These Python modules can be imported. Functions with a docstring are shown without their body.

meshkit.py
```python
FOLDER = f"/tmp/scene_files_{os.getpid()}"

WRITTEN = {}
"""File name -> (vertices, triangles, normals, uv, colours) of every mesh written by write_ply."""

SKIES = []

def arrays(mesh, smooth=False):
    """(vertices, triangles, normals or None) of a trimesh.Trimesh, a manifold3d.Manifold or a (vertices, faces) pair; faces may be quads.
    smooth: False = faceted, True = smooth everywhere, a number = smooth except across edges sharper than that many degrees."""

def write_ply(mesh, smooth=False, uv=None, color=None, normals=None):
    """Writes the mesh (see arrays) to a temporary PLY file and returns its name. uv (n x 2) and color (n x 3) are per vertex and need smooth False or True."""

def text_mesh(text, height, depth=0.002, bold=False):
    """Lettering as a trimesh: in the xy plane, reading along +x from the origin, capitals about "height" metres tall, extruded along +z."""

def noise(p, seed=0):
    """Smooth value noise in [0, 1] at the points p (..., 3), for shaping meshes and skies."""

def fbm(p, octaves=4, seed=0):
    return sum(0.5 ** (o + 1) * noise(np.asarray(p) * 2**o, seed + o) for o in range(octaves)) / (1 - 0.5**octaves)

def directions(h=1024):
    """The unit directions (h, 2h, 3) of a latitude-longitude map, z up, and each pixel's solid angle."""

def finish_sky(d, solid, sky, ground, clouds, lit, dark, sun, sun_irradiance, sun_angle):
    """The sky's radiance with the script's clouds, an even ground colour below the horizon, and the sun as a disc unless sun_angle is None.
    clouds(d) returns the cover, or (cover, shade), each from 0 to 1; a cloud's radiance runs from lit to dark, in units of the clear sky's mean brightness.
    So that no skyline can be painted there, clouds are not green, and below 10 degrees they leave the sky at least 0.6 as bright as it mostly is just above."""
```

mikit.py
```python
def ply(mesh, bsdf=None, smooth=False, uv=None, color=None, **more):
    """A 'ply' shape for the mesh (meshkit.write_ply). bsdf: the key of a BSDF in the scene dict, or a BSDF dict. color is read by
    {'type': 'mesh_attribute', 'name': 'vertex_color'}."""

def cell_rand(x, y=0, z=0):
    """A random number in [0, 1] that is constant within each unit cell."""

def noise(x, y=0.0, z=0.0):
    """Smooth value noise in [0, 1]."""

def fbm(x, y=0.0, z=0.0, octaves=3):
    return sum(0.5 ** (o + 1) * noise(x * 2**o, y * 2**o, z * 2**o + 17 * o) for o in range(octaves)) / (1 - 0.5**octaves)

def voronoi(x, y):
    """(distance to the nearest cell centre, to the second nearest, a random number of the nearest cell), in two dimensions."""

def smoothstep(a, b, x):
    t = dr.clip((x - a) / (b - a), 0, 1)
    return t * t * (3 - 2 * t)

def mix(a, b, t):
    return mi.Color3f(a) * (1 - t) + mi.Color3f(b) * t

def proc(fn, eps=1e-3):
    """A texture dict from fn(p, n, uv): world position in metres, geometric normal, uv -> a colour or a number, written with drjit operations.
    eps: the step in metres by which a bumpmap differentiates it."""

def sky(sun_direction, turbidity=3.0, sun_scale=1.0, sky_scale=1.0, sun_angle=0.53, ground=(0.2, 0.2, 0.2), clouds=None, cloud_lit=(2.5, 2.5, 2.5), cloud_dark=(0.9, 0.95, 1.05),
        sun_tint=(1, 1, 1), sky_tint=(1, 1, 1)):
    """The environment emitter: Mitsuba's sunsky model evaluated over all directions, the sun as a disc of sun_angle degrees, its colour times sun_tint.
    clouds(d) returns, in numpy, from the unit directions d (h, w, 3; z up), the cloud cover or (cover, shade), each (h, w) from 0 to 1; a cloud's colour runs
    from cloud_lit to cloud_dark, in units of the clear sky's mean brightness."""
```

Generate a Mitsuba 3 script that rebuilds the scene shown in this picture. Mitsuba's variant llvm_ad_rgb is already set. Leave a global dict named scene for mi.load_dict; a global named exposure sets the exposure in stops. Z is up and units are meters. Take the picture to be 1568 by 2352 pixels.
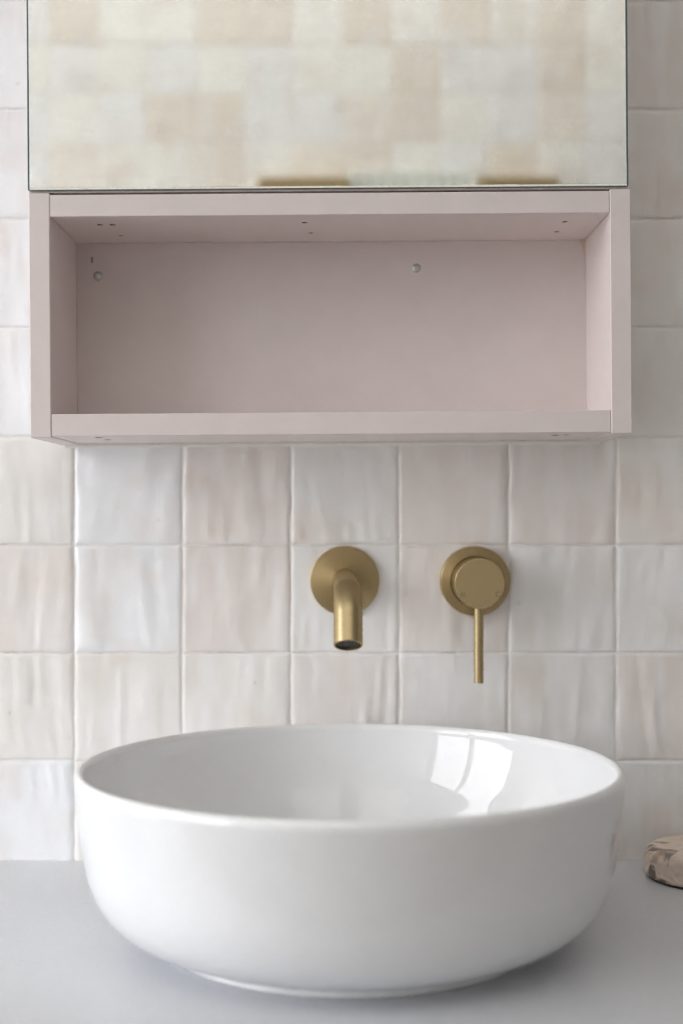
import math, random
import numpy as np, trimesh, mitsuba as mi, drjit as dr
import mikit, meshkit
from manifold3d import Manifold
from shapely.geometry import Polygon
from scipy.interpolate import PchipInterpolator

# ---------------------------------------------------------------- camera, sky, exposure
T = mi.ScalarTransform4f
F, W, H = 3267.0, 1568, 2352           # focal length in pixels (50 mm on full frame, upright)
D = 1.339                              # lens to the tiled wall (the wall's face is y = 0, the room is y < 0)
TOP = 0.87                             # worktop height
ZC = TOP + 0.328                       # lens height
scene, labels = {'type': 'scene'}, {}
scene['camera'] = {'type': 'thinlens', 'fov_axis': 'x', 'fov': math.degrees(2 * math.atan(W / 2 / F)),
                   'to_world': T().look_at(origin=[0, -D, ZC], target=[0, 0, ZC], up=[0, 0, 1]),
                   'aperture_radius': 0.0085, 'focus_distance': 1.195, 'near_clip': 0.01, 'far_clip': 200.0}
exposure = 3.0
scene['sky'] = mikit.sky((-0.5, -0.3, 0.8), turbidity=5, sun_scale=0.0, ground=(0.3, 0.3, 0.29),
                         clouds=lambda d: np.ones(d.shape[:2]), cloud_lit=(5.95, 6.0, 6.15))

# ---------------------------------------------------------------- helpers
def lin(r, g, b):
    return [((c / 255 + 0.055) / 1.055) ** 2.4 if c > 10 else c / 255 / 12.92 for c in (r, g, b)]

def numbered(key):
    if key not in scene: return key
    k = 1
    while f'{key}_{k:03d}' in scene: k += 1
    return f'{key}_{k:03d}'

def obj(name, mesh, bsdf, parent=None, smooth=False, color=None, label=None, **more):
    key = numbered((parent + '__' if parent else '') + name)
    scene[key] = mesh if isinstance(mesh, dict) else mikit.ply(mesh, bsdf, smooth=smooth, color=color, **more)
    if label: labels[key] = {'label': label}
    return key

def tag(key, label, category=None, **more):
    labels[key] = {'label': label, **({'category': category} if category else {}), **more}

def rbox(x0, x1, y0, y1, z0, z1, b=0.0006):
    """A box with chamfered edges."""
    p = []
    for x, sx in ((x0, 1), (x1, -1)):
        for y, sy in ((y0, 1), (y1, -1)):
            for z, sz in ((z0, 1), (z1, -1)):
                p += [(x + sx * b, y + sy * b, z), (x + sx * b, y, z + sz * b), (x, y + sy * b, z + sz * b)]
    return trimesh.convex.convex_hull(np.array(p))

def lathe(segments, bsdf, n=96, place=None, closed=True):
    """Revolves runs of (r, z) points about the z axis with exact normals, sharp only between runs; u runs round the axis."""
    vs, ns, us, fs, at = [], [], [], [], 0
    th = np.linspace(0, 2 * np.pi, n + 1)
    for run in segments:
        run = np.asarray(run, float)
        t = np.gradient(run, axis=0) if len(run) > 2 else np.repeat([run[1] - run[0]], 2, 0)
        nr = np.stack([t[:, 1], -t[:, 0]], 1); nr /= np.linalg.norm(nr, axis=1, keepdims=True) + 1e-12
        c, s = np.cos(th)[None], np.sin(th)[None]
        vs.append(np.stack([run[:, :1] * c, run[:, :1] * s, np.repeat(run[:, 1:], n + 1, 1)], -1).reshape(-1, 3))
        ns.append(np.stack([nr[:, :1] * c, nr[:, :1] * s, np.repeat(nr[:, 1:], n + 1, 1)], -1).reshape(-1, 3))
        us.append(np.stack(np.broadcast_arrays(th[None] / (2 * np.pi), np.linspace(0, 1, len(run))[:, None]), -1).reshape(-1, 2))
        i, j = np.meshgrid(np.arange(len(run) - 1), np.arange(n), indexing='ij')
        a = (at + i * (n + 1) + j).ravel()
        fs += [np.stack([a, a + 1, a + n + 2], 1), np.stack([a, a + n + 2, a + n + 1], 1)]
        at += len(run) * (n + 1)
    v, nn, f = np.vstack(vs), np.vstack(ns), np.vstack(fs)
    if place is not None:
        m = np.asarray(place, float); v = v @ m[:3, :3].T + m[:3, 3]; nn = nn @ m[:3, :3].T
    # drop collapsed triangles on the axis
    ar = np.linalg.norm(np.cross(v[f[:, 1]] - v[f[:, 0]], v[f[:, 2]] - v[f[:, 0]]), axis=1)
    f = f[ar > 1e-14]
    path = meshkit.write_ply((v, f), uv=np.vstack(us), normals=nn)
    return {'type': 'ply', 'filename': path, 'face_normals': False, 'bsdf': {'type': 'ref', 'id': bsdf}}

def arc(cx, cz, r, a0, a1, n=8):
    a = np.radians(np.linspace(a0, a1, n))
    return list(zip(cx + r * np.cos(a), cz + r * np.sin(a)))

def out_of_wall(x, z, d=0.0):
    """Maps a lathe's axis (z) to the direction out of the tiled wall (-y)."""
    return np.array([[1, 0, 0, x], [0, 0, -1, -d], [0, 1, 0, z], [0, 0, 0, 1.0]])

def sweep(path, r, bsdf, n=40, side=(1, 0, 0), caps=False):
    """A round tube of radius r along path (all in a plane whose normal is side)."""
    p = np.asarray(path, float); t = np.gradient(p, axis=0); t /= np.linalg.norm(t, axis=1, keepdims=True)
    s = np.asarray(side, float); b = np.cross(t, s); th = np.linspace(0, 2 * np.pi, n + 1)
    rr = np.broadcast_to(r, (len(p),))
    nn = np.cos(th)[None, :, None] * s + np.sin(th)[None, :, None] * b[:, None]
    v = p[:, None] + nn * rr[:, None, None]
    i, j = np.meshgrid(np.arange(len(p) - 1), np.arange(n), indexing='ij'); a = (i * (n + 1) + j).ravel()
    f = np.vstack([np.stack([a, a + 1, a + n + 2], 1), np.stack([a, a + n + 2, a + n + 1], 1)])
    v, nn = v.reshape(-1, 3), nn.reshape(-1, 3)
    c = np.cross(v[f[0, 1]] - v[f[0, 0]], v[f[0, 2]] - v[f[0, 0]])
    if c @ nn[f[0, 0]] < 0: f = f[:, ::-1]
    uv = np.stack(np.broadcast_arrays(th[None] / (2 * np.pi), np.linspace(0, 1, len(p))[:, None]), -1).reshape(-1, 2)
    if caps:
        v0 = v.reshape(len(p), n + 1, 3)
        for k, s_ in ((0, -1), (len(p) - 1, 1)):
            ring = v0[k]
            base = len(v); v = np.vstack([v, ring, p[k]]); nn = np.vstack([nn, np.repeat([t[k] * s_], n + 2, 0)])
            uv = np.vstack([uv, np.zeros((n + 2, 2))]); q = base + np.arange(n)
            g = np.stack([q, q + 1, np.full(n, base + n + 1)], 1)
            c = np.cross(v[g[0, 1]] - v[g[0, 0]], v[g[0, 2]] - v[g[0, 0]])
            f = np.vstack([f, g if c @ (t[k] * s_) > 0 else g[:, ::-1]])
    path = meshkit.write_ply((v, f), uv=uv, normals=nn)
    return {'type': 'ply', 'filename': path, 'face_normals': False, 'bsdf': {'type': 'ref', 'id': bsdf}}

# ---------------------------------------------------------------- materials
def two(b): return {'type': 'twosided', 'bsdf': b}
def flat(rgb): return {'type': 'rgb', 'value': list(map(float, rgb))}

scene['m_tile'] = two({'type': 'principled', 'base_color': {'type': 'mesh_attribute', 'name': 'vertex_color'}, 'roughness': 0.16, 'specular': 0.6})
scene['m_grout'] = two({'type': 'diffuse', 'reflectance': flat(lin(234, 232, 230))})
scene['m_silicone'] = two({'type': 'principled', 'base_color': flat(lin(228, 224, 220)), 'roughness': 0.35})
scene['m_plaster'] = two({'type': 'diffuse', 'reflectance': flat(lin(228, 224, 218))})
scene['m_wall_grey'] = two({'type': 'diffuse', 'reflectance': flat(lin(150, 146, 141))})
scene['m_ceiling'] = two({'type': 'diffuse', 'reflectance': flat(lin(236, 235, 232))})
scene['m_floor'] = two({'type': 'principled', 'base_color': flat(lin(104, 97, 90)), 'roughness': 0.5})

def lacquer_color(p, n, uv):
    k = mikit.fbm(p.x * 30, p.y * 30, p.z * 30, 3)
    s = mikit.noise(p.x * 2600, p.y * 2600, p.z * 2600)
    return mikit.mix(lin(206, 196, 194), lin(210, 200, 198), k) * (0.975 + 0.05 * s)
scene['m_lacquer'] = two({'type': 'principled', 'base_color': mikit.proc(lacquer_color), 'roughness': 0.42, 'specular': 0.45})
scene['m_beige'] = two({'type': 'diffuse', 'reflectance': flat(lin(203, 186, 166))})
scene['m_hole'] = two({'type': 'diffuse', 'reflectance': flat(lin(92, 78, 66))})
scene['m_mirror'] = two({'type': 'conductor', 'specular_reflectance': flat((0.95, 0.955, 0.93))})
scene['m_glass_edge'] = two({'type': 'principled', 'base_color': flat(lin(64, 88, 90)), 'roughness': 0.15, 'specular': 0.6})

def porcelain():
    return two({'type': 'plastic', 'diffuse_reflectance': flat((0.76, 0.77, 0.785)), 'int_ior': 1.52, 'nonlinear': False})
scene['m_porcelain'] = porcelain()

def quartz_color(p, n, uv):
    s = mikit.noise(p.x * 900, p.y * 900, p.z * 900)
    c = mikit.fbm(p.x * 9, p.y * 9, p.z * 9, 3)
    dark = mikit.smoothstep(0.86, 0.97, mikit.noise(p.x * 420 + 9, p.y * 420, p.z * 420))
    return mi.Color3f(lin(187, 189, 193)) * (0.97 + 0.06 * s) * (0.97 + 0.06 * c) * (1 - 0.25 * dark)
scene['m_quartz'] = two({'type': 'principled', 'base_color': mikit.proc(quartz_color), 'roughness': 0.33, 'specular': 0.45})

BR = (0.475, 0.372, 0.208)
def brass(au, av, c=BR):
    return two({'type': 'roughconductor', 'material': 'none', 'distribution': 'ggx', 'alpha_u': au, 'alpha_v': av, 'specular_reflectance': flat(c)})
scene['m_brass'] = brass(0.14, 0.14)
scene['m_brass_spun'] = brass(0.11, 0.34)
scene['m_brass_dark'] = brass(0.3, 0.3, (0.13, 0.095, 0.05))
scene['m_engraving'] = two({'type': 'diffuse', 'reflectance': flat(lin(120, 112, 96))})
scene['m_black'] = two({'type': 'principled', 'base_color': flat((0.012, 0.012, 0.013)), 'roughness': 0.35})
scene['m_steel'] = two({'type': 'roughconductor', 'material': 'none', 'alpha': 0.2, 'specular_reflectance': flat((0.55, 0.55, 0.54))})
scene['m_frame'] = two({'type': 'principled', 'base_color': flat(lin(232, 231, 228)), 'roughness': 0.4})
scene['m_pane'] = {'type': 'thindielectric'}
scene['m_fluted'] = two({'type': 'principled', 'base_color': flat(lin(230, 232, 226)), 'roughness': 0.2, 'specular': 0.5})
scene['m_glass_green'] = two({'type': 'principled', 'base_color': flat(lin(140, 162, 146)), 'roughness': 0.2})

def marble_color(p, n, uv):
    q = mi.Point3f(p.x * 38, p.y * 38, p.z * 38)
    wx = mikit.fbm(q.x, q.y + 9, q.z, 3) - 0.5
    wy = mikit.fbm(q.x + 5, q.y, q.z + 2, 3) - 0.5
    a, b, k = mikit.voronoi(q.x * 0.8 + 0.9 * wx + 0.5 * q.z + 2.6, q.y * 0.8 + 0.6 * q.z + 0.9 * wy + 0.4)
    f = mikit.fbm(q.x * 1.2 + 3 * wx, q.y * 1.2 + 3 * wy, q.z * 1.2 + 6, 4)
    stone = mikit.mix(lin(108, 96, 84), lin(202, 186, 172), mikit.smoothstep(0.42, 0.54, 0.5 * k + 0.5 * f))
    stone = stone * (0.78 + 0.44 * mikit.fbm(p.x * 240, p.y * 240, p.z * 240, 3))
    vein = 1 - mikit.smoothstep(0.01, 0.03 + 0.12 * mikit.noise(q.x * 1.9, q.y * 1.9, q.z * 1.9), b - a)
    thin = 1 - mikit.smoothstep(0.006, 0.02, dr.abs(f - 0.5))
    rust = mikit.smoothstep(0.60, 0.72, mikit.fbm(q.x * 1.3 + 5, q.y * 1.3, q.z * 1.3, 2))
    return mikit.mix(mikit.mix(stone, lin(222, 204, 188), dr.maximum(vein * 0.75, thin * 0.5)), lin(150, 108, 60), rust * 0.45)
scene['m_marble'] = two({'type': 'principled', 'base_color': mikit.proc(marble_color), 'roughness': 0.3, 'specular': 0.5})

# ---------------------------------------------------------------- the room
XL, XR, YF, ZT = -1.50, 1.15, -1.90, 2.55
def wall_box(*a): return trimesh.creation.box(bounds=[[a[0], a[2], a[4]], [a[1], a[3], a[5]]])

GROUT = 0.0022                                    # the grout lies this far behind the tile faces
obj('wall_back', wall_box(XL - .1, XR + .1, GROUT, 0.12, 0, ZT), 'm_grout')
tag('wall_back', 'wall of handmade pale pink and white glazed square tiles behind the basin', 'wall', kind='structure')
obj('wall_front', wall_box(XL - .1, XR + .1, YF - 0.12, YF - GROUT, 0, ZT), 'm_grout')
tag('wall_front', 'cream and white glazed tile wall seen blurred in the mirror', 'wall', kind='structure')
obj('floor', wall_box(XL - .1, XR + .1, YF - .12, .12, -0.1, 0), 'm_floor')
tag('floor', 'plain grey floor of the bathroom', 'floor', kind='structure')
obj('ceiling', wall_box(XL - .1, XR + .1, YF - .12, .12, ZT, ZT + 0.1), 'm_ceiling')
tag('ceiling', 'plain white ceiling of the bathroom', 'ceiling', kind='structure')
obj('wall_right', wall_box(XR, XR + 0.1, YF, 0, 0, ZT), 'm_wall_grey')
tag('wall_right', 'plain grey plastered wall on the right side', 'wall', kind='structure')

WY0, WY1, WZ0, WZ1 = -1.86, -0.25, 0.75, 2.28     # the window opening in the left wall
lw = Manifold.cube([0.1, -YF, ZT]).translate([XL - 0.1, YF, 0]) - Manifold.cube([0.3, WY1 - WY0, WZ1 - WZ0]).translate([XL - 0.2, WY0, WZ0])
obj('wall_left', lw, 'm_plaster')
tag('wall_left', 'plain pale plastered wall with the window on the left side', 'wall', kind='structure')
fr = Manifold.cube([0.05, WY1 - WY0, WZ1 - WZ0]).translate([XL - 0.08, WY0, WZ0])
mid, fw, mw = -1.00, 0.045, 0.08
for a, b in ((WY0 + fw, mid - mw / 2), (mid + mw / 2, WY1 - fw)):
    fr -= Manifold.cube([0.2, b - a, WZ1 - WZ0 - 2 * fw]).translate([XL - 0.15, a, WZ0 + fw])
obj('window_1', fr, 'm_frame')
tag('window_1', 'white framed window with two tall panes in the left wall', 'window', kind='structure')
for a, b in ((WY0 + fw, mid - mw / 2), (mid + mw / 2, WY1 - fw)):
    v = np.array([[XL - 0.055, a, WZ0 + fw], [XL - 0.055, b, WZ0 + fw], [XL - 0.055, b, WZ1 - fw], [XL - 0.055, a, WZ1 - fw]])
    obj('pane', (v, np.array([[0, 1, 2], [0, 2, 3]])), 'm_pane', 'window_1')

# unseen ceiling light behind the camera, added to brighten the far wall
tag('added_ceiling_light', 'added unseen rectangular ceiling light with a white diffuser that brightens the far wall', 'lamp')
LX0, LX1, LY0, LY1 = -0.95, 0.95, -1.84, -0.90
lf = Manifold.cube([LX1 - LX0 + .04, LY1 - LY0 + .04, 0.03]).translate([LX0 - .02, LY0 - .02, ZT - 0.03]) - Manifold.cube([LX1 - LX0, LY1 - LY0, 0.03]).translate([LX0, LY0, ZT - 0.045])
obj('frame', lf, 'm_frame', 'added_ceiling_light')
v = np.array([[LX0, LY0, ZT - .022], [LX0, LY1, ZT - .022], [LX1, LY1, ZT - .022], [LX1, LY0, ZT - .022]])
obj('diffuser', (v, np.array([[0, 1, 2], [0, 2, 3]])), 'm_frame', 'added_ceiling_light', emitter={'type': 'area', 'radiance': {'type': 'rgb', 'value': [0.135, 0.134, 0.13]}})

# ---------------------------------------------------------------- handmade tiles
def tile(x0, x1, z0, z1, seed, base, n=30, face=0.0, toward=-1.0, jx=0.0004, jz=0.0004, amp=1.0):
    """One pillowed, hand-pressed tile: wavy edges, drawn glaze ripples, mottled colour with painted warm shade and cool reflections. toward = the y direction its face looks."""
    rng = np.random.default_rng(seed)
    e = [0, 0.006, 0.016, 0.03, 0.05]
    k = np.array(e + list(np.linspace(0.08, 0.92, n)) + [1 - q for q in e[::-1]]) if n > 12 else np.array([0, 0.02, 0.05] + list(np.linspace(0.1, 0.9, n)) + [0.95, 0.98, 1])
    m = len(k); U, V = np.meshgrid(k, k, indexing='xy')
    w, h = x1 - x0, z1 - z0
    s = seed * 7.31
    def wob(t, o, a): return (meshkit.noise(np.stack([t * 5 + o, t * 0 + s, t * 0], -1)) - 0.5) * a + (meshkit.noise(np.stack([t * 13 + o, t * 0 + s, t * 0 + 3], -1)) - 0.5) * a * 0.5
    L = x0 + jx + wob(k, 1.3, 0.0014); R = x1 - jx + wob(k, 9.1, 0.0014)
    B = z0 + jz + wob(k, 4.7, 0.0010); Tt = z1 - jz + wob(k, 6.2, 0.0010)
    X = L[:, None] * (1 - U) + R[:, None] * U
    Z = B[None, :] * (1 - V) + Tt[None, :] * V
    ex, ez = np.minimum(U, 1 - U) * w, np.minimum(V, 1 - V) * h
    rx, rz = 0.0062, 0.0032
    def drop(q, r, d): t = np.clip(1 - q / r, 0, 1); return d * (1 - np.sqrt(np.clip(1 - t ** 2.4, 0, 1)))
    dep = np.maximum(drop(ex, rx, 0.0024), drop(ez, rz, 0.0020))
    P = np.stack([X, Z, X * 0 + s], -1)
    def nz(fx, fz, o): return meshkit.noise(np.stack([(X + 0.12 * lean * Z) * fx + o, Z * fz + s, X * 0 + s + o], -1)) - 0.5
    lean = rng.uniform(-1, 1)
    wx = X + 0.006 * (meshkit.noise(np.stack([X * 20, Z * 22, X * 0 + s + 5], -1)) - 0.5)
    X_, X = X, wx
    rip = nz(34, 8, 0.3) * 0.0026 + nz(78, 12, 2.2) * 0.0030 + nz(150, 22, 7.7) * 0.0016 + nz(26, 26, 5.2) * 0.0013 + nz(100, 60, 4.1) * 0.0005
    fade = 0.35 + 0.65 * meshkit.noise(np.stack([X * 25, Z * 25, X * 0 + s + 11], -1))
    X = X_
    tilt = rng.uniform(-1, 1, 2) * 0.0009
    rel = amp * (rip * fade + tilt[0] * (U - .5) + tilt[1] * (V - .5)) + rng.uniform(-.0003, .0003)
    rel = np.where(rel < 0, -0.0011 * np.tanh(-rel / 0.0011), rel)
    inner = np.clip(np.minimum(ex, ez) / 0.006, 0.25, 1)
    Y = face - toward * (dep - 0.0001) + toward * rel * inner
    c = np.array(base, float) * np.array([1.035, 1.045, 1.045])
    t = meshkit.fbm(np.stack([X * 70, Z * 16, X * 0 + s + 21], -1), 3)
    t2 = meshkit.fbm(np.stack([X * 22, Z * 22, X * 0 + s + 33], -1), 3)
    warm_shade = np.array(lin(214, 201, 190)); cool_sheen = np.array(lin(236, 236, 238))
    a = np.clip((t2 - 0.48) * 2.4, 0, 1)[..., None] * 0.6  # mottled glaze tone, with warm shade put into the colour
    b = np.clip((t - 0.48) * 3.2, 0, 1)[..., None] * 0.6  # streaky glaze, with whitish cool reflections put into the colour
    C = c * (1 - a) + warm_shade * a; C = C * (1 - b) + cool_sheen * b
    if n > 12:                                     # a few rusty specks in the glaze
        for _ in range(int(rng.random() < 0.45)):
            q = rng.uniform(0.1, 0.9, 2); d2 = ((U - q[0]) * w) ** 2 + ((V - q[1]) * h) ** 2
            C = C * (1 - 0.4 * np.exp(-d2 / 0.0012 ** 2)[..., None] * np.array([0.5, 0.8, 1.0]))
    v = np.stack([X, Y, Z], -1)
    # the skirt down to the wall
    rim = np.concatenate([np.arange(m), np.arange(1, m) * m + m - 1, (m - 1) * m + np.arange(m - 2, -1, -1), np.arange(m - 2, 0, -1) * m])
    sk = v.reshape(-1, 3)[rim].copy(); sk[:, 1] = face - toward * 0.0045
    i, j = np.meshgrid(np.arange(m - 1), np.arange(m - 1), indexing='ij'); q = (i * m + j).ravel()
    f = [np.stack([q, q + 1, q + m + 1], 1), np.stack([q, q + m + 1, q + m], 1)]
    r1, o = np.roll(rim, -1), m * m + np.arange(len(rim)); o1 = np.roll(o, -1)
    f += [np.stack([rim, o, r1], 1), np.stack([r1, o, o1], 1)]
    f = np.vstack(f)
    if toward > 0: f = f[:, ::-1]
    return (np.vstack([v.reshape(-1, 3), sk]), f), np.vstack([C.reshape(-1, 3), C.reshape(-1, 3)[rim]])

COOL, GREY, BEIGE, PINK, ROSE = lin(226, 227, 230), lin(221, 220, 220), lin(222, 219, 216), lin(220, 215, 213), lin(216, 209, 206)
def colx(px): return (px - 784) / F * D
def rowz(py): return ZC - (py - 1176) / F * D
xs = [colx(p) for p in (-828, -578, -328, -79, 170, 418, 667, 916, 1167, 1415, 1664, 1913, 2162, 2411)]
zs = [rowz(p) for p in (1995, 1747, 1500, 1252, 1003.5, 752, 502, 250, 0, -249, -498)]
NAMED = {  # (row from the worktop, column): colours as in the photograph
    (0, 3): COOL, (0, 9): GREY, (1, 3): BEIGE, (1, 4): BEIGE, (1, 5): BEIGE, (1, 6): PINK, (1, 7): GREY, (1, 8): GREY, (1, 9): PINK,
    (2, 3): PINK, (2, 4): COOL, (2, 5): ROSE, (2, 6): GREY, (2, 7): PINK, (2, 8): GREY, (2, 9): GREY,
    (3, 3): BEIGE, (3, 4): COOL, (3, 5): PINK, (3, 6): GREY, (3, 7): PINK, (3, 8): PINK, (3, 9): BEIGE,
    (4, 3): COOL, (5, 3): COOL, (6, 3): COOL, (7, 3): COOL, (8, 3): PINK, (4, 9): BEIGE, (5, 9): BEIGE, (6, 9): BEIGE, (7, 9): BEIGE}
rnd = random.Random(5)
seed = 1
for r in range(len(zs) - 1):
    for c in range(len(xs) - 1):
        near = 2 <= c <= 10 and r <= 8
        base = NAMED.get((r, c)) or rnd.choice([COOL, GREY, BEIGE, PINK, GREY, BEIGE])
        z0 = max(zs[r], TOP - 0.004)
        mesh, col = tile(xs[c], xs[c + 1], z0, zs[r + 1], seed, base, n=52 if near else 10)
        obj('tile', mesh, 'm_tile', 'wall_back', smooth=True, color=col); seed += 1

def field(wall, spans, face, toward):
    """The rest of a wall's tiles, joined."""
    vs, fs, cs, at = [], [], [], 0
    global seed
    for x0, x1, z0, z1 in spans:
        (v, f), col = tile(x0, x1, z0, z1, seed, rnd.choice([COOL, GREY, BEIGE, PINK, GREY]), n=3, face=face, toward=toward); seed += 1
        vs.append(v); fs.append(f + at); cs.append(col); at += len(v)
    k = obj('tile_field', (np.vstack(vs), np.vstack(fs)), 'm_tile', wall, smooth=True, color=np.vstack(cs))
    tag(k, 'the more distant tiles of the same wall', kind='stuff')

P = 0.102
rest = []
zall = list(zs)
while zall[-1] < ZT: zall.append(zall[-1] + P)
zall[-1] = ZT
left = [XL + 0.001 + k for k in ()]
xl = [xs[0]]
while xl[0] > XL: xl.insert(0, max(XL, xl[0] - P))
xr = [xs[-1]]
while xr[-1] < XR: xr.append(min(XR, xr[-1] + P))
def spans(a, zz): return [(a[i], a[i + 1], zz[j], zz[j + 1]) for i in range(len(a) - 1) for j in range(len(zz) - 1) if a[i + 1] - a[i] > 0.015 and zz[j + 1] - zz[j] > 0.015]
zz = [max(z, TOP - 0.004) for z in zall]
field('wall_back', spans(xl, zz) + spans(xr, zz) + spans(xs, zall[len(zs) - 1:]), 0.0, -1.0)

fx = [colx(784) - 0.93 + 0.015 + k * P for k in range(19)]
fz = [ZC + 0.465 + k * 0.102 for k in range(9)]
TAN, CREAM = lin(227, 219, 209), lin(238, 236, 231)
FPAL = [lin(234, 234, 234), CREAM, CREAM, lin(233, 227, 219), TAN, lin(234, 234, 234), TAN]
for r in range(len(fz) - 1):
    for c in range(len(fx) - 1):
        mesh, col = tile(fx[c], fx[c + 1], fz[r], fz[r + 1], seed, rnd.choice(FPAL), n=12, face=YF, toward=1.0)
        obj('tile', mesh, 'm_tile', 'wall_front', smooth=True, color=col); seed += 1
flo = [fz[0] - P * k for k in range(int(fz[0] / P) + 1)][::-1]
fhi = [fz[-1]]
while fhi[-1] < ZT: fhi.append(min(ZT, fhi[-1] + P))
fl, fr_ = [fx[0]], [fx[-1]]
while fl[0] > XL: fl.insert(0, max(XL, fl[0] - P))
while fr_[-1] < XR: fr_.append(min(XR, fr_[-1] + P))
flo = [z for z in flo if z > 1.2]
field('wall_front', spans(fx, flo) + spans(fx, fhi) + spans(fl, flo + fz[1:] + fhi[1:]) + spans(fr_, flo + fz[1:] + fhi[1:]), YF, 1.0)
obj('wainscot', wall_box(XL, XR, YF - GROUT, YF + 0.012, 0, flo[0] - 0.001), 'm_plaster', 'wall_front', label='plain plastered lower part of the wall')

# ---------------------------------------------------------------- worktop
obj('worktop', rbox(XL, XR, -0.52, -0.0008 + 0.004, TOP - 0.03, TOP, 0.0015), 'm_quartz')
tag('worktop', 'pale grey speckled stone worktop running under the white basin', 'worktop')
obj('vanity', rbox(-0.80, 0.80, -0.50, 0.0, 0.25, TOP - 0.03, 0.001), 'm_lacquer')
tag('vanity', 'mauve painted vanity unit under the pale stone worktop', 'cabinet')

# ---------------------------------------------------------------- basin
zk = np.array([.004, .010, .020, .035, .055, .080, .105, .125]) + 0.0018
rk = np.array([.1446, .1630, .1798, .1927, .2007, .2050, .2080, .2100])
body = PchipInterpolator(zk, rk)
zo = np.concatenate([np.linspace(zk[0] + .0006, .03, 22), np.linspace(.034, .1255, 26)])
outer = [(float(body(z)), float(z)) for z in zo]
RT = 0.1337                                                     # rim height
ro, th = outer[-1][0], 0.0074
rim = [(ro + 0.0001, .1275), (ro - 0.0001, .1297), (ro - 0.0010, .1318), (ro - 0.0026, .1332), (ro - 0.0040, RT), (ro - 0.0055, .1331), (ro - 0.0067, .1314), (ro - th, .1290)]
zi = [.120, .105, .085, .065, .050, .038, .029, .0225, .019, .0172, .0165, .016, .0158]
ri = [.2016, .1989, .1930, .1832, .1750, .1640, .1510, .1360, .1200, .1000, .0700, .035, 0.0]
inz = PchipInterpolator(np.linspace(0, 1, len(zi) + 1), [.1290] + zi); inr = PchipInterpolator(np.linspace(0, 1, len(zi) + 1), [ro - th] + ri)
tt = np.linspace(0, 1, 70)[1:]
inner = [(max(float(inr(t)), 0.0), float(inz(t))) for t in tt]
under = [(0.10, .0060), (.125, .0058), (.140, .0056)]
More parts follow.
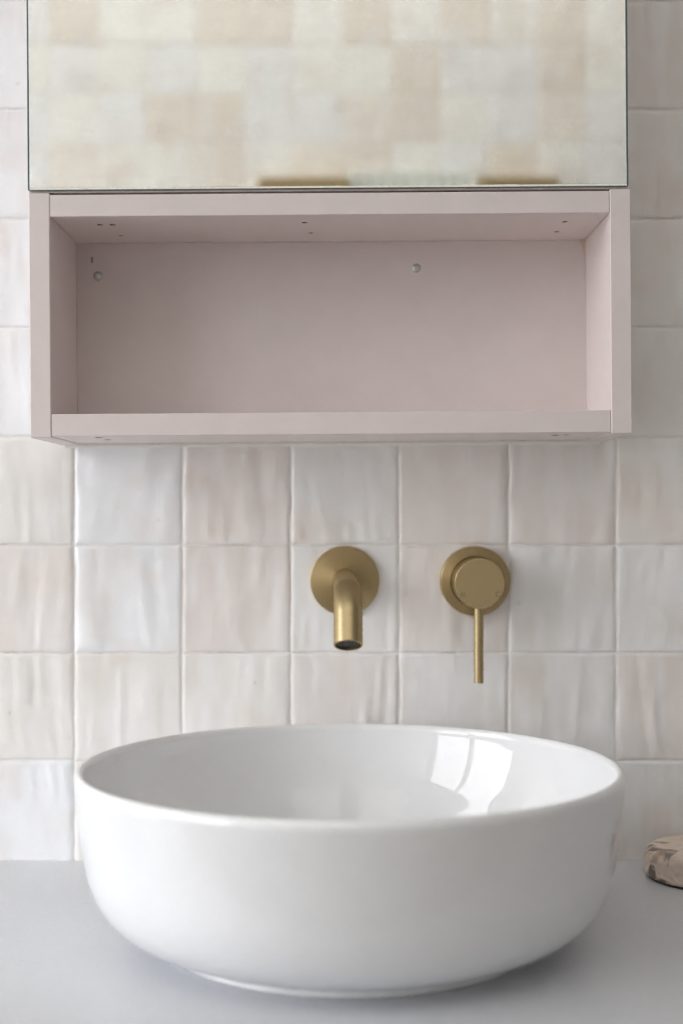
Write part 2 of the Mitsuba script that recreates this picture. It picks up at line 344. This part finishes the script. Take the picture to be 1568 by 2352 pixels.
BX, BY = 0.00615, -0.23785
at_basin = np.array([[1, 0, 0, BX], [0, 1, 0, BY], [0, 0, 1, TOP], [0, 0, 0, 1.0]])
tag('vessel_basin', 'round white glazed porcelain vessel basin standing on the worktop below the brass spout', 'basin')
obj('bowl', lathe([under + outer + rim + inner], 'm_porcelain', n=220, place=at_basin), None, 'vessel_basin')
foot = [(.1235, .0052), (.1235, 0.0006), (.1245, 0.0), (.1425, 0.0), (.1438, .0005), (.1444, .0015), (.1445, .0032), (.1436, .0046), (.1424, .0054), (.140, .0060)]
obj('foot_ring', lathe([foot], 'm_porcelain', n=160, place=at_basin), None, 'vessel_basin')

# ---------------------------------------------------------------- wall spout and mixer
ZP = ZC - 0.0643
def plate_run(R, t, hole, b=0.0008):
    return [[(R, 0.0), (R, t - b)], [(R, t - b)] + arc(R - b, t - b, b, 0, 90, 5), [(R - b, t), (hole, t)]]
t_ = 'wall_spout'
tag(t_, 'brushed brass wall spout with a round backplate, bent down over the basin', 'tap')
SX = 0.0030
obj('backplate', lathe(plate_run(0.0325, 0.0065, 0.0), 'm_brass_spun', n=96, place=out_of_wall(SX, ZP, 0.0)), None, t_)
ang, Rb, d1, Lr = math.radians(63), 0.029, 0.2055, 0.0250
pts = [(0.004, 0.0)] + [(d, 0.0) for d in np.linspace(0.02, d1, 12)]
pts += [(d1 + Rb * math.sin(a), -Rb * (1 - math.cos(a))) for a in np.linspace(0, ang, 22)[1:]]
ed, ez = pts[-1]
pts += [(ed + s * math.cos(ang), ez - s * math.sin(ang)) for s in np.linspace(0, Lr, 6)[1:]]
def sp(d, z): return (SX + 0.0022 * d / 0.245, -d, ZP + z)
spine = [sp(*q) for q in pts]
RS = 0.0112
obj('tube', sweep(spine, RS, 'm_brass', n=56), None, t_)
end = np.array(spine[-1]); dirn = end - np.array(spine[-2]); dirn /= np.linalg.norm(dirn)
sx_ = np.array([1.0, 0, 0]); sx_ -= dirn * (sx_ @ dirn); sx_ /= np.linalg.norm(sx_); sy_ = np.cross(dirn, sx_)
mo = np.eye(4); mo[:3, 0], mo[:3, 1], mo[:3, 2], mo[:3, 3] = sx_, sy_, dirn, end
lip = [[(RS, -0.0002)] + arc(RS - 0.0006, 0, 0.0006, 0, 90, 5), [(RS - 0.0006, 0.0006), (RS - 0.0014, 0.0006)], [(RS - 0.0014, 0.0006), (RS - 0.0016, -0.009)]]
obj('outlet_rim', lathe(lip, 'm_brass', n=64, place=mo), None, t_)
aer = [[(RS - 0.0016, -0.0012), (RS - 0.0032, -0.0012)], [(RS - 0.0032, -0.0012), (RS - 0.0034, -0.0005), (RS - 0.0042, -0.0005), (RS - 0.0044, -0.0014)], [(RS - 0.0044, -0.0014), (0.0, -0.0014)]]
a_ = obj('aerator', lathe(aer, 'm_black', n=48, place=mo), None, t_, label='black aerator inside the outlet')
bars = []
for k in np.arange(-3, 4):
    o = k * 0.0017; hl = math.sqrt(max(0.0066 ** 2 - o ** 2, 1e-9))
    bars.append(trimesh.creation.box(bounds=[[o - .00022, -hl, -.0014], [o + .00022, hl, -.0009]]))
    bars.append(trimesh.creation.box(bounds=[[-hl, o - .00022, -.0014], [hl, o + .00022, -.0009]]))
g = trimesh.util.concatenate(bars); g.apply_transform(mo)
scene['m_mesh'] = two({'type': 'principled', 'base_color': flat((0.05, 0.05, 0.055)), 'roughness': 0.3})
obj('mesh_screen', g, 'm_mesh', a_)

t_ = 'mixer_tap'
tag(t_, 'brushed brass wall mixer with a round knob and a thin lever hanging down', 'tap')
MX, ZM = 0.1247, ZC - 0.0645
obj('backplate', lathe(plate_run(0.0325, 0.016, 0.0235), 'm_brass_spun', n=96, place=out_of_wall(MX, ZM, 0.0)), None, t_)
obj('collar', lathe([[(0.0236, 0.012), (0.0212, 0.012)]], 'm_brass_dark', n=72, place=out_of_wall(MX, ZM, 0.0)), None, t_, label='dark gap ring round the knob')
KR, KD = 0.0228, 0.0570
kn = [[(KR, 0.010), (KR, KD - 0.0008)], [(KR, KD - 0.0008)] + arc(KR - .0008, KD - .0008, .0008, 0, 90, 5), [(KR - .0008, KD), (0.0, KD)]]
kb = obj('knob', lathe(kn, 'm_brass', n=96, place=out_of_wall(MX, ZM, 0.0)), None, t_)
LD = 0.0455
lever = [(MX, -LD, z) for z in np.linspace(ZM - KR + 0.004, ZC - 0.1555, 12)]
obj('lever', sweep(lever, 0.0043, 'm_brass', n=36, caps=True), None, t_)
for ch, px in (('H', 1063), ('C', 1142)):
    m = meshkit.text_mesh(ch, 0.0042, 0.0003)
    m.apply_translation([-m.bounds[:, 0].mean(), -m.bounds[:, 1].mean(), 0])
    dist = D - KD
    m.apply_transform(np.array([[1, 0, 0, (px - 784) / F * dist], [0, 0, -1, -KD + 0.0001], [0, 1, 0, ZC - (1365 - 1176) / F * dist], [0, 0, 0, 1.0]]))
    obj('letter', m, 'm_engraving', kb, label=f'small grey letter {ch} on the knob')

# ---------------------------------------------------------------- mirror cabinet with the open shelf
CD = 0.134                                        # depth; front face at y = -CD
DF = D - CD
def cx(px): return (px - 784) / F * DF
def cz(py): return ZC - (py - 1176) / F * DF
PIV = np.array([cx(759), -CD, cz(720)])
ROLL = trimesh.transformations.rotation_matrix(-math.radians(0.42), [0, 1, 0], PIV)
X0, X1 = cx(67.5), cx(1450)
tb, ZB0, ZB1, ZU0, ZU1 = 0.0178, cz(997.5), cz(946.5), cz(493), cz(442.5)
def cab(name, mesh, bsdf='m_lacquer', parent='mirror_cabinet', **k):
    mesh.apply_transform(ROLL)
    return obj(name, mesh, bsdf, parent, **k)
tag('mirror_cabinet', 'mauve pink wall cabinet with an open shelf below its mirrored door', 'cabinet')
BK = -0.0005
cab('side_panel', rbox(X0, X0 + tb, -CD, BK, ZB0 - 0.0012, ZU1 + 0.0014, 0.0007))
cab('side_panel', rbox(X1 - tb, X1, -CD, BK, ZB0 - 0.0012, ZU1 + 0.0014, 0.0007))
lb = cab('shelf_board', rbox(X0 + tb + .0002, X1 - tb - .0002, -CD + 0.0004, BK, ZB0, ZB1, 0.0005))
ub = cab('shelf_board', rbox(X0 + tb + .0002, X1 - tb - .0002, -CD + 0.0004, BK, ZU0, ZU1, 0.0005))
BP = -0.0135
bk = cab('back_panel', rbox(X0 + tb, X1 - tb, BP, BK, ZB1, ZU0, 0.0002))
# the carcass behind the mirrored door
ZD0, ZD1 = cz(435.5), cz(435.5) + 0.52
cab('side_panel', rbox(X0, X0 + tb, -CD + 0.024, BK, ZU1 + 0.0016, ZD1, 0.0006))
cab('side_panel', rbox(X1 - tb, X1, -CD + 0.024, BK, ZU1 + 0.0016, ZD1, 0.0006))
cab('top_panel', rbox(X0 + tb, X1 - tb, -CD + 0.024, BK, ZD1 - tb, ZD1, 0.0006))
DX0, DX1 = cx(66), cx(1446)
dr_ = cab('door', rbox(DX0, DX1, -CD + 0.0043, -CD + 0.0222, ZD0 - 0.0002, ZD1, 0.0004))
GX0, GX1, GZ0, GZ1 = DX0, DX1 - 0.0004, cz(431.5), ZD1
ew, bv, gy = 0.0014, 0.0016, -CD
mv = np.array([[GX0 + ew, gy, GZ0 + bv], [GX1 - ew, gy, GZ0 + bv], [GX1 - ew, gy, GZ1], [GX0 + ew, gy, GZ1]])
def quad(*p): return trimesh.Trimesh(np.array(p), [[0, 1, 2], [0, 2, 3]], process=False)
gslab = rbox(GX0 + ew, GX1 - ew, gy, gy + 0.0038, GZ0 + bv, GZ1, 0.0002)
mr = cab('mirror', gslab, 'm_mirror', dr_, label='mirror face of the door')
scene['m_bevel_reflection'] = two({'type': 'principled', 'base_color': flat(lin(236, 232, 220)), 'roughness': 0.3})  # the bevel's cream reflection is put into this base colour
bvl = trimesh.convex.convex_hull(np.array([[x, y, z] for x in (GX0 + ew, GX1 - ew) for y, z in ((gy, GZ0 + bv), (gy + 0.0003, GZ0 + 0.0001), (gy + 0.0038, GZ0 + 0.0001), (gy + 0.0038, GZ0 + bv))]))
cab('bevel', bvl, 'm_bevel_reflection', mr, label='lower mirror bevel with a cream reflection in its colour')
cab('glass_edge', rbox(GX0, GX0 + ew, gy + 0.0002, gy + 0.0042, GZ0, GZ1, 0.0002), 'm_glass_edge', mr, label='dark green glass edge')
cab('glass_edge', rbox(GX1 - ew, GX1, gy + 0.0002, gy + 0.0042, GZ0, GZ1, 0.0002), 'm_glass_edge', mr, label='dark green glass edge')
cab('glass_edge', rbox(GX0 + ew, GX1 - ew, gy + 0.0004, gy + 0.0042, GZ0 - 0.0003, GZ0 + 0.0001, 0.00008), 'm_glass_edge', mr, label='dark green glass edge')
# screws in the back panel, their heads crossed
def screw(px, py, turn):
    dist = D + BP
    x, z = (px - 784) / F * dist, ZC - (py - 1176) / F * dist
    r = 0.0042
    head = Manifold.revolve(__import__('manifold3d').CrossSection([[(0, 0), (r, 0), (r * .93, .0007), (r * .7, .0013), (r * .35, .0017), (0, .0018)]]), 40)
    for a in (turn, turn + 90):
        head -= Manifold.cube([0.0056, 0.0016, 0.003], True).translate([0, 0, .0020]).rotate([0, 0, a])
    q = head.to_mesh(); m = trimesh.Trimesh(q.vert_properties[:, :3], q.tri_verts)
    m.apply_transform(np.array([[1, 0, 0, x], [0, 0, -1, BP + 0.0001], [0, 1, 0, z], [0, 0, 0, 1.0]]))
    ring = trimesh.creation.annulus(r_min=r * 0.9, r_max=r * 1.28, height=0.0003, sections=36)
    ring.apply_transform(np.array([[1, 0, 0, x], [0, 0, -1, BP], [0, 1, 0, z], [0, 0, 0, 1.0]]))
    k = obj('screw', m, 'm_steel', bk, smooth=30, label='crosshead steel screw')
screw(225, 634, 20); screw(956, 616, 35)
nick = rbox(-0.0007, 0.0007, -0.0001, 0.0002, -0.0026, 0.0026, 0.00005)
nick.apply_translation([(211 - 784) / F * (D + BP), BP, ZC - (597 - 1176) / F * (D + BP)]); obj('nick', nick, 'm_hole', bk)
# chipped drill holes in the shelf boards' undersides
def hole(parent, px, py, w, z):
    dist = (z - ZC) * F / (1176 - py)
    x = (px - 784) / F * dist
    rg = np.random.default_rng(int(px)); a = np.linspace(0, 2 * np.pi, 14)[:-1]; rr = w * 0.36 * rg.uniform(.6, 1.1, 13)
    m = trimesh.creation.extrude_polygon(Polygon(np.stack([np.cos(a) * rr, np.sin(a) * rr * 1.0], 1)), 0.0004, engine='earcut')
    m.apply_translation([x, dist - D, z - 0.0003]); obj('drill_hole', m, 'm_hole', parent)
    r2 = rr * rg.uniform(1.0, 1.35, 13)
    m = trimesh.creation.extrude_polygon(Polygon(np.stack([np.cos(a) * r2 + w * .12, np.sin(a) * r2 * 1.05], 1)), 0.0003, engine='earcut')
    m.apply_translation([x, dist - D, z - 0.0001]); obj('chip', m, 'm_beige', parent)
def roll_z(px, z): return z + math.tan(math.radians(0.42)) * ((px - 759) / F * 1.25)
for px, py, w in ((229, 516, .0075), (258, 516, .0075), (277, 541, .006), (698, 511, .0065), (714, 535, .005), (1297, 509, .0065), (1278, 532, .006)):
    hole(ub, px, py, w, roll_z(px, ZU0))
for px, py, w in ((226, 1004.5, .009), (247, 1009.5, .008), (1275, 999.2, .010), (1300, 998.0, .006)):
    hole(lb, px, py, w, roll_z(px, ZB0))
# a pale triangular piece at the top right of the back panel
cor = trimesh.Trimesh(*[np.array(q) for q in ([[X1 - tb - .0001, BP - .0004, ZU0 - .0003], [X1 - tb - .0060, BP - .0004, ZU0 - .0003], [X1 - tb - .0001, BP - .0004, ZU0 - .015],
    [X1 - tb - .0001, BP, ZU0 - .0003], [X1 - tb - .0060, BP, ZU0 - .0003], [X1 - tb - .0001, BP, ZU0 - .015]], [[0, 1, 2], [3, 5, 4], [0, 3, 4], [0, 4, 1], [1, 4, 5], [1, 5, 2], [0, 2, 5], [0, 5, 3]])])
cab('pale_corner', cor, 'm_beige', bk, label='pale triangular piece at the top right corner')
# white sealant along the lower back edge
bead = Manifold.cylinder(X1 - X0 - 0.006, 0.0024, 0.0024, 20).rotate([0, 90, 0]).translate([X0 + 0.003, -0.0006, ZB0 - 0.0014])
q = bead.to_mesh(); cab('sealant_bead', trimesh.Trimesh(q.vert_properties[:, :3], q.tri_verts), 'm_silicone', smooth=40, label='thin white sealant bead under the cabinet')

# ---------------------------------------------------------------- stone soap dish
tag('soap_dish', 'round brown and cream marble soap dish at the right edge of the worktop', 'soap dish')
sd = np.array([[1, 0, 0, 0.3285], [0, 1, 0, -0.0625], [0, 0, 1, TOP], [0, 0, 0, 1.0]])
R_, h_ = 0.0560, 0.0275
pr = [(0.0, .0018), (R_ - .005, .0018)] + arc(R_ - .005, .0068, .005, -90, 0, 8) + arc(R_ - .009, h_ - .009, .009, 0, 90, 10) + [(0.030, h_), (0.0, h_)]
obj('dish', lathe([pr], 'm_marble', n=96, place=sd), None, 'soap_dish')
obj('base_disc', lathe([[(0.0, 0.0), (R_ - .004, 0.0)], [(R_ - .004, 0.0), (R_ - .004, .0019)], [(R_ - .004, .0019), (0, .0019)]], 'm_black', n=72, place=sd), None, 'soap_dish', label='thin black disc under the stone')  # a thin black disc set beneath the stone

# ---------------------------------------------------------------- the wall light that the mirror shows along its lower edge
tag('wall_light', 'brass and ribbed glass wall fitting reflected along the mirror\'s lower edge', 'wall light')
dm = (D - CD) + (-CD - YF) - 0.03
def mxp(px): return (px - 784) / F * dm
zt_b, zt_g = ZC + (1176 - 411) / F * dm, ZC + (1176 - 392) / F * dm
obj('brass_bar', rbox(mxp(592), mxp(800), YF, YF + 0.045, zt_b - 0.05, zt_b, 0.002), 'm_brass', 'wall_light')
obj('brass_bar', rbox(mxp(1102), mxp(1280), YF, YF + 0.045, zt_b - 0.05, zt_b, 0.002), 'm_brass', 'wall_light')
n_f = 11; gx0, gx1 = mxp(800), mxp(1102); pw = (gx1 - gx0) / n_f
for k in range(n_f):
    q = Manifold.cylinder(0.12, pw * 0.42, pw * 0.42, 24).translate([gx0 + (k + .5) * pw, YF + 0.0125, zt_g - 0.12]).to_mesh()
    obj('glass_rod', trimesh.Trimesh(q.vert_properties[:, :3], q.tri_verts), 'm_fluted', 'wall_light', smooth=40, label='pale ribbed glass rod')
obj('glass_back', rbox(gx0, gx1, YF, YF + 0.010, zt_g - 0.12, zt_g - 0.001, 0.001), 'm_glass_green', 'wall_light', label='green glass behind the pale rods')
